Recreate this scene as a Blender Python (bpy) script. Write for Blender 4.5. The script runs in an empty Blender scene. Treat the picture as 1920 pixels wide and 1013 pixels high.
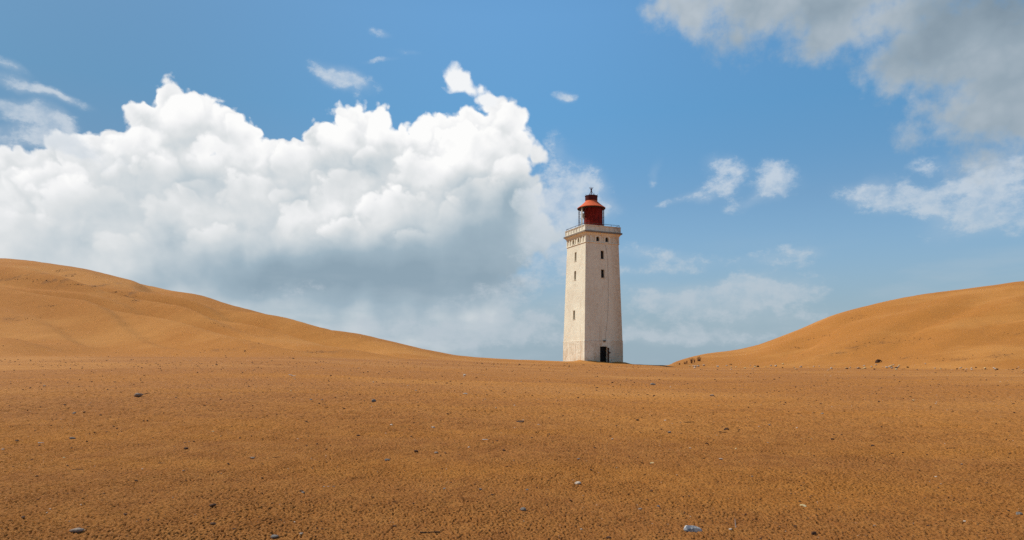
import bpy, bmesh, math, random
import numpy as np
from math import radians, sin, cos, tan, atan2, asin, sqrt, pi
from mathutils import Vector, Matrix

sc = bpy.context.scene
COL = sc.collection
rng = random.Random(7)

# ------------------------------------------------------------------ camera constants
F = 1280.0          # focal length in pixels of the 1920 px wide photograph (24 mm on 36 mm film)
HOR = 684.0         # row of the horizon
EYE = 0.75          # the camera stands low over the sand
SUN_EL, SUN_B = 50.0, -18.0     # elevation; angle from straight left towards the camera's back

# ------------------------------------------------------------------ helpers
def link(name, me, mat=None, parent=None):
    o = bpy.data.objects.new(name, me)
    COL.objects.link(o)
    if mat is not None:
        for m in (mat if isinstance(mat, (list, tuple)) else [mat]):
            me.materials.append(m)
    if parent is not None:
        o.parent = parent
    return o

def obj(name, bm, mat, parent=None, smooth=False):
    me = bpy.data.meshes.new(name)
    bm.normal_update()
    bm.to_mesh(me); bm.free()
    if smooth:
        for p in me.polygons: p.use_smooth = True
    return link(name, me, mat, parent)

def tag(o, label=None, cat=None, group=None, kind=None):
    if label: o['label'] = label
    if cat: o['category'] = cat
    if group: o['group'] = group
    if kind: o['kind'] = kind
    return o

def empty(name, loc, rotz=0.0):
    o = bpy.data.objects.new(name, None)
    o.location = loc; o.rotation_euler = (0, 0, rotz)
    o.empty_display_size = 0.1
    COL.objects.link(o)
    return o

def add_box(bm, c, size, rot=None):
    r = bmesh.ops.create_cube(bm, size=1.0)
    M = Matrix.Translation(c) @ (rot.to_4x4() if rot else Matrix.Identity(4)) @ Matrix.Diagonal((*size, 1))
    bmesh.ops.transform(bm, matrix=M, verts=r['verts'])
    return r['verts']

def add_tube(bm, pts, radii, seg=8, cap=True):
    pts = [Vector(p) for p in pts]
    if not isinstance(radii, (list, tuple)): radii = [radii]*len(pts)
    rings = []
    up = None
    for i, p in enumerate(pts):
        a = pts[max(i-1, 0)]; b = pts[min(i+1, len(pts)-1)]
        t = (b-a).normalized()
        if up is None:
            up = Vector((0, 0, 1)) if abs(t.z) < .9 else Vector((1, 0, 0))
        s = t.cross(up).normalized(); u2 = s.cross(t).normalized(); up = u2
        rings.append([bm.verts.new(p + (s*cos(2*pi*k/seg)+u2*sin(2*pi*k/seg))*radii[i]) for k in range(seg)])
    for i in range(len(rings)-1):
        for k in range(seg):
            k2 = (k+1) % seg
            bm.faces.new((rings[i][k], rings[i][k2], rings[i+1][k2], rings[i+1][k]))
    if cap:
        bm.faces.new(rings[0][::-1]); bm.faces.new(rings[-1])

def add_lathe(bm, prof, seg=48, close=False):
    """prof: list of (r, z); r=0 allowed at the ends"""
    rings = []
    for r, z in prof:
        if r < 1e-5:
            rings.append([bm.verts.new((0, 0, z))])
        else:
            rings.append([bm.verts.new((r*cos(2*pi*k/seg), r*sin(2*pi*k/seg), z)) for k in range(seg)])
    for a, b in zip(rings, rings[1:]):
        for k in range(seg):
            k2 = (k+1) % seg
            if len(a) == 1 and len(b) == 1: continue
            if len(a) == 1: bm.faces.new((a[0], b[k2], b[k]))
            elif len(b) == 1: bm.faces.new((a[k], a[k2], b[0]))
            else: bm.faces.new((a[k], a[k2], b[k2], b[k]))

# ------------------------------------------------------------------ node expression helper
class NT:
    def __init__(self, tree): self.t = tree
    def node(self, typ, **kw):
        n = self.t.nodes.new(typ)
        for k, v in kw.items(): setattr(n, k, v)
        return n
    def put(self, sock, v):
        if isinstance(v, S): self.t.links.new(v.s, sock)
        elif isinstance(v, bpy.types.NodeSocket): self.t.links.new(v, sock)
        else: sock.default_value = v
    def math(self, op, *a, clamp=False):
        n = self.node('ShaderNodeMath', operation=op); n.use_clamp = clamp
        for i, v in enumerate(a): self.put(n.inputs[i], v)
        return S(self, n.outputs[0])
    def vmath(self, op, *a, out=0):
        n = self.node('ShaderNodeVectorMath', operation=op)
        for i, v in enumerate(a):
            if op == 'SCALE' and i == 1: self.put(n.inputs['Scale'], v)
            else: self.put(n.inputs[i], v)
        return S(self, n.outputs['Value'] if op in ('DOT_PRODUCT', 'LENGTH', 'DISTANCE') else n.outputs['Vector'])
    def noise(self, vec, scale, detail=4.0, rough=.5, dist=0.0, lac=2.0, color=False):
        n = self.node('ShaderNodeTexNoise')
        self.put(n.inputs['Vector'], vec); self.put(n.inputs['Scale'], scale)
        n.inputs['Detail'].default_value = detail; n.inputs['Roughness'].default_value = rough
        n.inputs['Distortion'].default_value = dist; n.inputs['Lacunarity'].default_value = lac
        return S(self, n.outputs['Color' if color else 'Fac'])
    def voro(self, vec, scale, detail=2.0, rough=.5, feature='F1', smooth=.5):
        n = self.node('ShaderNodeTexVoronoi', feature=feature)
        self.put(n.inputs['Vector'], vec); n.inputs['Scale'].default_value = scale
        n.inputs['Detail'].default_value = detail; n.inputs['Roughness'].default_value = rough
        if feature == 'SMOOTH_F1': n.inputs['Smoothness'].default_value = smooth
        return S(self, n.outputs['Distance'])
    def sstep(self, v, a, b, o0=0.0, o1=1.0, lin=False):
        n = self.node('ShaderNodeMapRange'); n.interpolation_type = 'LINEAR' if lin else 'SMOOTHSTEP'
        self.put(n.inputs['Value'], v); self.put(n.inputs['From Min'], a); self.put(n.inputs['From Max'], b)
        self.put(n.inputs['To Min'], o0); self.put(n.inputs['To Max'], o1)
        return S(self, n.outputs['Result'])
    def mix(self, f, a, b, mode='MIX'):
        n = self.node('ShaderNodeMix', data_type='RGBA', blend_type=mode)
        self.put(n.inputs[0], f)
        for sck, v in ((n.inputs[6], a), (n.inputs[7], b)):
            if isinstance(v, (tuple, list)) and len(v) == 3: v = (*v, 1.0)
            self.put(sck, v)
        return S(self, n.outputs[2])
    def ramp(self, f, stops, interp='LINEAR'):
        n = self.node('ShaderNodeValToRGB'); cr = n.color_ramp; cr.interpolation = interp
        while len(cr.elements) < len(stops): cr.elements.new(.5)
        for e, (p, c) in zip(cr.elements, stops):
            e.position = p; e.color = (*c, 1.0)
        self.put(n.inputs[0], f)
        return S(self, n.outputs[0])

class S:
    def __init__(self, nt, s): self.nt = nt; self.s = s
    def __add__(a, b): return a.nt.math('ADD', a, b)
    __radd__ = __add__
    def __sub__(a, b): return a.nt.math('SUBTRACT', a, b)
    def __rsub__(a, b): return a.nt.math('SUBTRACT', b, a)
    def __mul__(a, b): return a.nt.math('MULTIPLY', a, b)
    __rmul__ = __mul__
    def clamp(a): return a.nt.math('ADD', a, 0.0, clamp=True)

def lin(c):
    return tuple(((v/255)/12.92 if v/255 <= .04045 else ((v/255+.055)/1.055)**2.4) for v in c)

def material(name):
    m = bpy.data.materials.new(name); m.use_nodes = True
    nt = NT(m.node_tree)
    b = m.node_tree.nodes['Principled BSDF']
    return m, nt, b
# ------------------------------------------------------------------ sky: Nishita air with cumulus and wisps laid out on the celestial sphere
def azel(px, py):
    d = Vector(((px-960)/F, 1.0, (HOR-py)/F)).normalized()
    return atan2(d.x, d.y), asin(d.z)

W = bpy.data.worlds.new("World"); sc.world = W; W.use_nodes = True
wt = W.node_tree; wt.nodes.clear()
nt = NT(wt)
SKY_STRENGTH = 0.11
tc = nt.node('ShaderNodeTexCoord')
D0 = S(nt, tc.outputs['Generated'])
sep = nt.node('ShaderNodeSeparateXYZ'); nt.put(sep.inputs[0], D0)
dx, dy, dz = (S(nt, sep.outputs[i]) for i in range(3))
AZ = nt.math('ARCTAN2', dx, dy); EL = nt.math('ARCSINE', dz)
cmb = nt.node('ShaderNodeCombineXYZ'); nt.put(cmb.inputs[0], AZ); nt.put(cmb.inputs[1], EL)
P0 = S(nt, cmb.outputs[0])

def ell2(P, px, py, rx, ry, rot=0.0):
    """squared distance from an ellipse's centre, 1 on its outline; rot in degrees, anticlockwise as seen"""
    a, e = azel(px, py)
    k = cos(a)*cos(a)/F*rx; k2 = cos(a)/F*cos(e)**2*ry
    if not rot:
        v = nt.vmath('MULTIPLY_ADD', P, (1/k, 1/k2, 0), (-a/k, -e/k2, 0))
        return nt.vmath('DOT_PRODUCT', v, v)
    c, s = cos(radians(rot)), sin(radians(rot))
    x = nt.vmath('DOT_PRODUCT', P, (c/k, s/k, 0)) + (-(a*c+e*s)/k)
    y = nt.vmath('DOT_PRODUCT', P, (-s/k2, c/k2, 0)) + (-(e*c-a*s)/k2)
    x = nt.math('MULTIPLY', x, x)
    return nt.math('MULTIPLY_ADD', y, y, x)

def gauss(P, *e):
    return nt.math('EXPONENT', ell2(P, *e)*-1.0)

def union(P, ells, k=12.0):
    """signed depth inside a union of ellipses, in pixels of the photograph"""
    acc = None
    for e in ells:
        rx, ry = e[2], e[3]
        d = (1.0 - nt.math('SQRT', ell2(P, *e)))*min(rx, ry)
        acc = d if acc is None else nt.math('SMOOTH_MAX', acc, d, k)
    return acc

def gsum(P, items, base=0.0):
    acc = None
    for it in items:
        g = gauss(P, *it[:-1])*it[-1]
        acc = g + base if acc is None else acc + g
    return acc

# --- warped positions
def warp(P, scale, amp, detail=3.0, off=(0, 0, 0), stretch=(1, 1, 1)):
    v = nt.vmath('MULTIPLY_ADD', D0, stretch, off)
    c = nt.noise(v, scale, detail, .5, color=True)
    c = nt.vmath('SUBTRACT', c, (.5, .5, .5))
    c = nt.vmath('MULTIPLY', c, (amp, amp, 0))
    return nt.vmath('ADD', P, c)
PA = warp(P0, 14.0, .015, 3.0)                  # cumulus
PB = warp(P0, 12.0, .050, 5.0, (5, 2, 1))      # ragged thin cloud

# --- air
sky = nt.node('ShaderNodeTexSky', sky_type='NISHITA'); sky.sun_disc = False
sky.sun_elevation = radians(SUN_EL); sky.sun_rotation = radians(270.0 - SUN_B)
sky.altitude = 50; sky.air_density = 1.0; sky.dust_density = .6; sky.ozone_density = 2.0
tint = nt.mix(nt.sstep(EL, radians(13.0), radians(20.0), lin=True), (.72, .98, 1.06), (.70, 1.17, 1.27))
tint = nt.mix(nt.sstep(EL, radians(20.0), radians(27.0), lin=True), tint, (.88, 1.36, 1.45))
tint = nt.mix(1.0, tint, nt.mix(nt.sstep(AZ, radians(8.0), radians(-38.0)), (1.0, 1.0, 1.0), (.68, .61, .58)), 'MULTIPLY')
air = nt.mix(1.0, S(nt, sky.outputs[0]), tint, 'MULTIPLY')
G = 1.0/SKY_STRENGTH
def cc(*rgb): return tuple(v*G for v in lin(rgb))

# horizon veil: pale air low down
veil_n = nt.noise(nt.vmath('MULTIPLY', D0, (1.0, 1.0, 3.2)), 7.0, 5.0, .55)
veil = nt.sstep(EL, radians(17.0), radians(1.0), 0.0, .92)
air = nt.mix(veil, air, nt.mix(nt.sstep(EL, radians(3.0), radians(11.0)), cc(152, 173, 188), cc(142, 173, 202)))

# --- main cumulus
cum = [(15, 425, 140, 140), (110, 405, 118, 118), (190, 335, 78, 78), (238, 285, 72, 72), (285, 232, 66, 66),
       (316, 184, 56, 56), (300, 168, 34, 38), (345, 245, 95, 90), (378, 232, 70, 70), (432, 252, 70, 70), (462, 258, 54, 54),
       (525, 332, 92, 92), (600, 268, 62, 66), (665, 255, 68, 72), (716, 246, 40, 66), (793, 247, 42, 74), (845, 268, 70, 78),
       (890, 258, 70, 76), (940, 240, 64, 68), (966, 216, 40, 48), (925, 300, 90, 70), (962, 285, 66, 70), (1000, 300, 44, 44),
       (300, 420, 380, 170), (700, 420, 400, 190), (900, 380, 150, 120), (200, 560, 700, 260), (560, 590, 540, 230)]
DW = nt.vmath('ADD', D0, nt.vmath('MULTIPLY', nt.vmath('SUBTRACT', nt.noise(D0, 18.0, 3.0, .5, color=True), (.5, .5, .5)), (.035, .035, .035)))
def billow(v, sc_, det=2.0, rough=.5):
    return 1.0 - nt.voro(v, sc_, det, rough)
cb = billow(DW, 11.0, 3.0, .45)
ce = billow(DW, 27.0, 2.0, .55)
fb = nt.noise(D0, 46.0, 5.0, .6)
U = union(PA, cum, 10.0)
sd = U + ((ce - .45)*34.0 + (cb - .45)*16.0 + (fb - .5)*26.0)*nt.sstep(U, 75.0, 25.0)*nt.sstep(U, -30.0, -5.0) + 4.0
soft = nt.sstep(AZ, azel(850, 300)[0], azel(1050, 300)[0], 9.0, 20.0) + nt.sstep(EL, radians(10.0), radians(3.0), 0.0, 70.0)
a_cum = nt.sstep(sd, -2.0, soft)
# relief lit from the upper left
cb2 = billow(nt.vmath('ADD', DW, (-.020, 0.0, .020)), 11.0, 3.0, .45)
n1 = nt.noise(D0, 6.5, 6.0, .50); n2 = nt.noise(nt.vmath('ADD', D0, (-.030, 0, .030)), 6.5, 6.0, .50)
relief = (cb - cb2)*.30 + (n1 - n2)*.80
PC = warp(P0, 9.0, .06, 6.0, (2, 7, 3))
tone = gsum(PC, [(780, 535, 330, 80, 0, -.50), (560, 500, 150, 46, 0, -.26), (980, 470, 120, 110, 20, -.28), (860, 445, 140, 50, 25, -.20),
                 (460, 535, 200, 44, 0, -.26), (380, 350, 80, 50, 0, -.08), (640, 330, 100, 40, 15, -.08), (100, 420, 120, 40, 0, -.04),
                 (1000, 345, 60, 70, 0, -.20), (310, 445, 70, 30, 0, -.08), (540, 440, 60, 40, 0, -.10),
                 (660, 390, 190, 34, 28, .20), (400, 430, 80, 44, 30, .10), (480, 290, 50, 40, 20, .10), (850, 250, 170, 60, 0, .22),
                 (240, 310, 90, 60, 0, .16), (370, 205, 120, 60, 0, .18), (90, 340, 130, 50, 0, .12), (560, 545, 90, 22, 0, .16), (880, 610, 90, 22, 20, .12)], .63)
edge = nt.sstep(sd, 0.0, 95.0, .30, 0.0)*nt.sstep(EL, radians(9.0), radians(15.0))
# lobes standing in front: each lit along its upper left rim, its neighbour behind left in shade
PL = warp(P0, 16.0, .020, 4.0, (3, 1, 8))
jag = (ce - .45)*.50 + (fb - .5)*.55
LOBES = [(110, 345, 95, 62, .20), (175, 400, 130, 80, .12), (40, 430, 110, 50, .09), (260, 280, 66, 60, .20), (345, 225, 62, 56, .18), (300, 330, 70, 50, .16), (395, 290, 64, 50, .20),
         (450, 255, 50, 46, .16), (335, 405, 90, 60, .11), (475, 365, 84, 60, .18), (420, 455, 90, 40, .12), (555, 305, 66, 56, .18), (560, 420, 66, 46, .16), (640, 265, 62, 56, .20),
         (650, 360, 84, 60, .18), (640, 440, 66, 36, .20), (730, 255, 56, 58, .18), (735, 395, 80, 48, .22), (800, 330, 90, 60, .22), (800, 235, 44, 52, .14), (880, 285, 86, 62, .22),
         (900, 370, 80, 50, .14), (965, 235, 50, 50, .16), (965, 320, 60, 50, .16), (1010, 385, 56, 50, .18), (230, 465, 90, 40, .09), (215, 325, 34, 30, .13), (372, 352, 36, 28, .12), (525, 372, 36, 28, .11), (598, 335, 34, 28, .12), (695, 300, 40, 34, .14),
         (770, 445, 44, 24, .13), (845, 395, 38, 30, .11), (130, 300, 36, 30, .12), (30, 340, 44, 34, .12), (420, 215, 36, 34, .12)]
for (px, py, rx, ry, amp) in LOBES:
    a_, e_ = azel(px, py); k_ = cos(a_)**2/F*rx; k2_ = cos(a_)/F*cos(e_)**2*ry
    v_ = nt.vmath('MULTIPLY_ADD', PL, (1/k_, 1/k2_, 0), (-a_/k_, -e_/k2_, 0))
    s_ = jag + (1.0 - nt.vmath('LENGTH', v_))
    g_ = nt.sstep(nt.vmath('DOT_PRODUCT', v_, (-.55, .83, 0)), -.55, .95)
    ins = nt.sstep(s_, -.07, .20)
    tone = tone + g_*(ins*(amp*1.0) - (1.0 - ins)*nt.sstep(s_, -.55, 0.0)*(amp*.62))
L = (tone + relief*nt.sstep(tone, .10, .6, .40, 1.0) + edge - .02).clamp()
c_cum = nt.ramp(L, [(0.0, lin((142, 164, 179))), (.22, lin((160, 180, 193))), (.45, lin((197, 207, 213))),
                    (.66, lin((220, 224, 226))), (.86, lin((241, 242, 243))), (1.0, lin((253, 253, 252)))])
c_cum = nt.mix(1.0, c_cum, (G, G, G), 'MULTIPLY')
# the cloud's foot dissolves into the low veil
foot = nt.sstep(nt.math('ADD', EL, (veil_n-.5)*.16), radians(.3), radians(4.8), 0.0, 1.0)
a_cum = a_cum*foot
skyc = nt.mix(a_cum, air, c_cum)
streak = nt.sstep(nt.noise(nt.vmath('MULTIPLY', D0, (1.0, 1.0, 4.5)), 6.0, 6.0, .55), .45, .72, 0.0, .30)*nt.sstep(EL, radians(11.0), radians(5.0))
skyc = nt.mix(streak, skyc, cc(180, 194, 204))

# --- the puff over it and small hard bits
U2 = union(PA, [(850, 142, 24, 32), (858, 162, 36, 26), (886, 172, 36, 22), (866, 150, 24, 24), (906, 188, 34, 20)], 8.0)
sd2 = U2 + ((ce-.45)*22.0 + (fb-.5)*20.0)*nt.sstep(U2, -22.0, -4.0) + 3.0
a_puff = nt.sstep(sd2, -2.0, 10.0)
skyc = nt.mix(a_puff, skyc, cc(243, 245, 247))

# --- thin ragged clouds
wisp = [(1352, 318, 34, 24, 0, .95), (1380, 330, 20, 12, 0, .7), (1345, 362, 44, 16, 15, .85), (1310, 378, 30, 12, 5, .5), (1262, 384, 34, 10, 8, .5), (1450, 322, 34, 24, -10, .8),
        (1468, 350, 44, 26, 0, .7), (1395, 382, 44, 14, 12, .55), (1440, 358, 30, 18, 20, .7), (1232, 320, 14, 30, 0, .5), (1620, 362, 56, 22, -5, 1.0), (1690, 376, 70, 20, -4, .9),
        (1760, 388, 80, 22, -8, .9), (1810, 348, 60, 16, 12, .8), (1880, 395, 110, 44, -6, .95), (1890, 330, 90, 50, 0, .85), (1830, 430, 120, 20, -5, .5), (1760, 310, 60, 20, 0, .6),
        (40, 155, 85, 15, -12, 1.25), (25, 118, 44, 10, -15, 1.15), (75, 215, 64, 20, -4, 1.25), (100, 238, 50, 24, -5, 1.25), (130, 186, 50, 9, -15, 1.1), (15, 195, 44, 14, 0, 1.2),
        (60, 268, 140, 26, -3, 1.15), (150, 282, 60, 14, 0, .9), (625, 138, 48, 22, -10, 1.1), (665, 156, 50, 20, -12, 1.1), (715, 68, 24, 9, -10, .75), (720, 118, 40, 7, 0, .55), (770, 105, 30, 9, 0, .45),
        (1069, 176, 17, 12, 0, 1.3),
        (1055, 365, 64, 50, 20, 1.35), (1100, 365, 44, 36, 0, 1.2), (1035, 440, 60, 60, 0, .9), (1150, 398, 28, 16, 0, .9), (1045, 280, 22, 36, 10, .6), (1075, 420, 60, 40, 0, .7),
        (1040, 500, 110, 50, 0, .6), (1000, 600, 160, 60, 10, .7), (820, 630, 220, 30, 6, .95), (650, 620, 160, 18, 5, .7), (560, 545, 110, 24, 0, .5),
        (1420, 550, 110, 26, 6, 1.45), (1400, 532, 46, 14, 8, 1.2), (1480, 560, 60, 18, 0, .7), (1350, 580, 90, 30, 0, 1.0), (1250, 560, 70, 24, 0, .9), (1240, 480, 110, 15, -8, .85), (1500, 476, 44, 14, 0, .75), (1440, 490, 60, 14, 0, .65),
        (1240, 508, 90, 12, 0, .7), (1530, 590, 80, 14, 0, .6), (1220, 635, 200, 16, 0, .9), (1350, 625, 160, 18, 0, .6), (900, 560, 90, 24, 20, .4)]
gw = gsum(PB, wisp)
wf = nt.noise(nt.vmath('MULTIPLY', D0, (1.0, 1.0, 1.5)), 26.0, 9.0, .66)
a_w = nt.sstep(gw*1.05 + (wf - .5)*3.6*nt.sstep(gw, 0.0, .35), .25, 1.45, 0.0, .76)
a_w = nt.math('MAXIMUM', a_w, nt.sstep(gw*(.5+wf), .10, 1.3, 0.0, .34))
wf2 = nt.noise(nt.vmath('MULTIPLY_ADD', D0, (1.0, 1.0, 1.3), (4, 2, 7)), 34.0, 7.0, .62)
a_w = a_w*nt.sstep(wf2, .30, .62, .50, 1.0)
c_w = nt.mix(nt.sstep(EL, radians(4.0), radians(16.0)), cc(188, 199, 208), cc(212, 220, 228))
skyc = nt.mix(a_w, skyc, c_w)

# --- big grey soft cloud, upper right
gr = [(1560, -60, 350, 150), (1300, 10, 90, 70), (1390, 70, 50, 60), (1560, 60, 110, 70), (1800, 80, 220, 110),
      (1800, 210, 130, 62), (1930, 170, 200, 140), (1680, 30, 200, 80), (1900, 290, 90, 40)]
wn = nt.noise(D0, 17.0, 9.0, .64)
sd3 = union(PB, gr, 30.0) + (wn-.5)*170.0 + (ce-.45)*26.0
a_gr = nt.sstep(sd3, -22.0, 52.0, 0.0, .96)
tone3 = gsum(PC, [(1750, 60, 180, 60, 10, -.16), (1900, 0, 140, 60, 0, -.40), (1600, 0, 200, 30, 0, -.12), (1700, 110, 80, 30, 0, -.12),
                  (1350, 30, 120, 60, 0, .06), (1850, 200, 150, 40, -15, .06), (1580, 100, 90, 30, 0, .06)], .53)
L3 = (tone3 + (n1-n2)*.80 + (cb-cb2)*.16 + (ce-.45)*.14 + nt.sstep(sd3, 60.0, 0.0, 0.0, .12)).clamp()
c_gr = nt.ramp(L3, [(0.0, lin((126, 144, 158))), (.35, lin((152, 168, 180))), (.6, lin((178, 189, 198))), (1.0, lin((212, 219, 225)))])
c_gr = nt.mix(1.0, c_gr, (G, G, G), 'MULTIPLY')
skyc = nt.mix(a_gr, skyc, c_gr)

# behind the viewer: broken fair-weather cloud of the same kind
gen = nt.sstep(nt.noise(nt.vmath('MULTIPLY', D0, (1.0, 1.0, 2.0)), 3.0, 7.0, .58), .52, .66, 0.0, .85)
away = nt.sstep(dy, .45, .15)*nt.sstep(dz, .02, .12)
skyc = nt.mix(gen*away, skyc, cc(225, 229, 233))
bg = nt.node('ShaderNodeBackground'); nt.put(bg.inputs[0], skyc); bg.inputs[1].default_value = SKY_STRENGTH
wo = nt.node('ShaderNodeOutputWorld'); wt.links.new(bg.outputs[0], wo.inputs[0])
# ------------------------------------------------------------------ sand: one sheet, plateau in front, two dunes, cliff edge behind the tower
def gnoise(x, y, seed=0):
    x = np.asarray(x, float); y = np.asarray(y, float)
    xi = np.floor(x); yi = np.floor(y); xf = x-xi; yf = y-yi
    xi = xi.astype(np.int64); yi = yi.astype(np.int64)
    def g(ix, iy, fx, fy):
        h = (ix*374761393 + iy*668265263 + seed*2246822519) & 0xffffffff
        h = ((h ^ (h >> 13))*1274126177) & 0xffffffff
        h = h ^ (h >> 16)
        a = (h & 0xffff)*(2*pi/65536.0)
        return np.cos(a)*fx + np.sin(a)*fy
    u = xf*xf*xf*(xf*(xf*6-15)+10); v = yf*yf*yf*(yf*(yf*6-15)+10)
    n00 = g(xi, yi, xf, yf); n10 = g(xi+1, yi, xf-1, yf)
    n01 = g(xi, yi+1, xf, yf-1); n11 = g(xi+1, yi+1, xf-1, yf-1)
    return (n00*(1-u)+n10*u)*(1-v) + (n01*(1-u)+n11*u)*v

def fbm(x, y, oct=4, seed=0, gain=.5, lac=2.03):
    t = 0; a = 1.0
    for i in range(oct):
        t = t + a*gnoise(x*lac**i, y*lac**i, seed+i*17); a *= gain
    return t

def sst(x, a, b):
    t = np.clip((x-a)/(b-a), 0, 1); return t*t*(3-2*t)

def curve(x, pts):
    """smooth interpolation (monotone cubic) through (x, y) keys"""
    xs = np.array([p[0] for p in pts], float); ys = np.array([p[1] for p in pts], float)
    d = np.diff(ys)/np.diff(xs); m = np.empty_like(ys)
    m[0] = d[0]; m[-1] = d[-1]
    m[1:-1] = np.where(d[1:]*d[:-1] > 0, 2*d[1:]*d[:-1]/np.where(d[1:]+d[:-1] == 0, 1, d[1:]+d[:-1]), 0)
    x = np.clip(x, xs[0], xs[-1]); i = np.clip(np.searchsorted(xs, x, side='right')-1, 0, len(xs)-2)
    h = xs[i+1]-xs[i]; t = (x-xs[i])/h
    return (ys[i]*(1+2*t)*(1-t)**2 + h*m[i]*t*(1-t)**2 + ys[i+1]*t*t*(3-2*t) + h*m[i+1]*t*t*(t-1))

CREST = [(-560, 474), (-300, 470), (0, 484), (40, 487), (100, 496), (160, 506), (245, 528), (290, 538), (350, 552), (400, 566), (470, 583), (530, 600),
         (590, 615), (650, 628), (720, 643), (800, 657), (870, 668), (960, 674), (1050, 677.5), (1110, 680), (1170, 682.5), (1250, 685), (1268, 678), (1294, 670),
         (1323, 663.5), (1377, 656.5), (1416, 648), (1464, 631), (1507, 614), (1538, 600.5), (1565, 590), (1620, 575), (1680, 562), (1740, 551),
         (1800, 543), (1860, 535), (1920, 527), (2200, 508), (2480, 505)]
FOOT = [(-560, 664), (0, 668), (300, 669), (500, 670), (700, 673), (800, 674), (880, 675.5), (960, 678.5), (1050, 681), (1170, 685.5), (1250, 688), (1300, 689), (1500, 690), (1920, 692), (2480, 694)]
YFOOT = [(-560, 46), (0, 46), (500, 50), (700, 58), (880, 74), (960, 78), (1050, 80), (1170, 81), (1250, 80), (1330, 77), (1500, 70), (1920, 62), (2480, 60)]
YCREST = [(-560, 128), (0, 126), (500, 120), (700, 108), (880, 92), (960, 87), (1050, 86), (1170, 86.5), (1235, 90), (1275, 122), (1330, 140), (1500, 146), (1920, 140), (2480, 138)]
GAP = [(0, 0), (1200, 0), (1275, .34), (1340, .36), (1500, .30), (1920, .16), (2480, .1)]

def ground(X, Y, micro=False):
    X = np.asarray(X, float); Y = np.asarray(Y, float)
    R = np.hypot(X, Y)
    yy = np.maximum(Y, .46*R + 1e-6)                       # beside and behind the viewer the last columns simply carry on
    k = np.clip(X/yy, -1.19, 1.19)
    px = 960+F*k
    fr = curve(px, FOOT); cr = curve(px, CREST); yf = curve(px, YFOOT); yc = curve(px, YCREST)
    zf = EYE + yf/F*(HOR-fr)
    t = np.clip(yy/yf, 0, 1)
    z = zf*t**1.35
    # dune between foot and crest
    u = np.clip((yy-yf)/(yc-yf), 0, 1)
    gap = curve(px, GAP)                                   # hollow hidden behind the plateau's rim on the right
    w = np.clip((u-gap)/(1-gap), 0, 1)
    Sx = .45*(1-(1-w)**2) + .55*(w*w*(3-2*w))
    row = fr + (cr-fr)*Sx + 9.0*np.clip(gap*6, 0, 1)*np.sin(np.pi*np.clip(u/(gap+1e-6), 0, 1))*(u < gap)
    zd = EYE + yy/F*(HOR-row)
    z = np.where(yy > yf, zd, z)
    # behind the crest: rounded, then the lee slope down to a low shore
    zc = EYE + yc/F*(HOR-cr); s0 = (HOR-cr)/F
    v = np.maximum(yy-yc, 0)
    v1 = np.minimum(v, 30.0)
    zb = zc + s0*v1*np.exp(-v1/14.0) - .012*v1*v1 - np.maximum(v-30.0, 0)*.55
    z = np.where(v > 0, np.maximum(zb, -38.0), z)
    back = sst(-Y/(R+1e-6), .1, .6)
    z = z*(1-back)
    # broad swells of the plateau
    flat = 1-sst(yy, yf*.8, yf*1.15)
    z = z + flat*(.030*gnoise(X/7.0, Y/4.0, 3) + .020*gnoise(X/2.6+9, Y/1.7, 4) + .05*sst(R, 8, 25)*gnoise(X/16.0, Y/7.0, 5))
    # terraces and hollows on the dunes
    env = np.sin(np.pi*np.clip(w, 0, 1))**.8*(v <= 0)
    left = sst(px, 900, 620); right = sst(px, 1320, 1480)
    wx = X + 9*gnoise(X/40, Y/40, 11); wy = Y + 9*gnoise(X/40+5, Y/40, 12)
    s1 = wy*.86 + wx*.50; s2 = wx*.86 - wy*.50
    def steps(s, seed, sharp=.72):
        ph = s + 1.3*gnoise(s2/38.0, s1/26.0, seed)
        f = ph - np.floor(ph)
        return np.where(f < sharp, sst(f, 0, sharp), 1-sst(f, sharp, 1.0)) - .5
    amp = .55 + .9*sst(gnoise(s2/45.0, s1/20.0, 24), -.3, .35)
    z = z + left*env*(2.0*amp*steps(s1/14.0, 21) + .42*amp*steps(s1/5.6+.4, 23) + .7*gnoise(s2/20.0, s1/12.0, 22))
    s1 = wy*.9 - wx*.42; s2 = wx*.9 + wy*.42
    z = z + right*env*(0.75*(np.abs(gnoise(s2/36.0, s1/14.0, 31))*2-.3) + .40*gnoise(s2/11.0, s1/5.0, 32))
    z = z + (u > 0)*(v <= 0)*.05*gnoise(X/1.9, Y/1.9, 41)*np.clip(u*4, 0, 1)
    dt = np.maximum(np.abs((X-10.72)*.914+(Y-90.9)*.405), np.abs(-(X-10.72)*.405+(Y-90.9)*.914))
    z = z + .22*np.exp(-((dt-2.9)/1.1)**2)*(1+1.2*gnoise(X/1.3, Y/1.3, 71))
    return z

def lumps(X, Y):
    """rain-pitted crumbs of sand, a centimetre or two across"""
    u = Y*.62 + X*.12; w = X + Y*.08            # pits drawn out a little along the wind
    a = gnoise(w/.036, u/.036, 51); b = gnoise(w/.0102, u/.0102, 52); c = gnoise(w/.0076, u/.0076, 53)
    d = gnoise(X/.13, Y/.10, 54); e = gnoise(X/.45, Y/.35, 55)
    rough = .85 + .55*sst(gnoise(X/.8, Y/.6, 56), -.35, .35)
    pit = np.maximum(0, b + .5*c + .12*a - .02)
    R = np.hypot(X, Y)
    h = (.0060*a - .050*rough*pit + .007*d + .011*e + .0035*c)*(1-sst(R, 9.0, 17.0))
    big = np.maximum(0, gnoise(w/.055, u/.055, 57) + .5*gnoise(w/.028, u/.028, 58) - .10)
    h = h - .100*rough*big*sst(R, 5.0, 15.0)*(1-sst(R, 26.0, 41.0))
    return h

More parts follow.
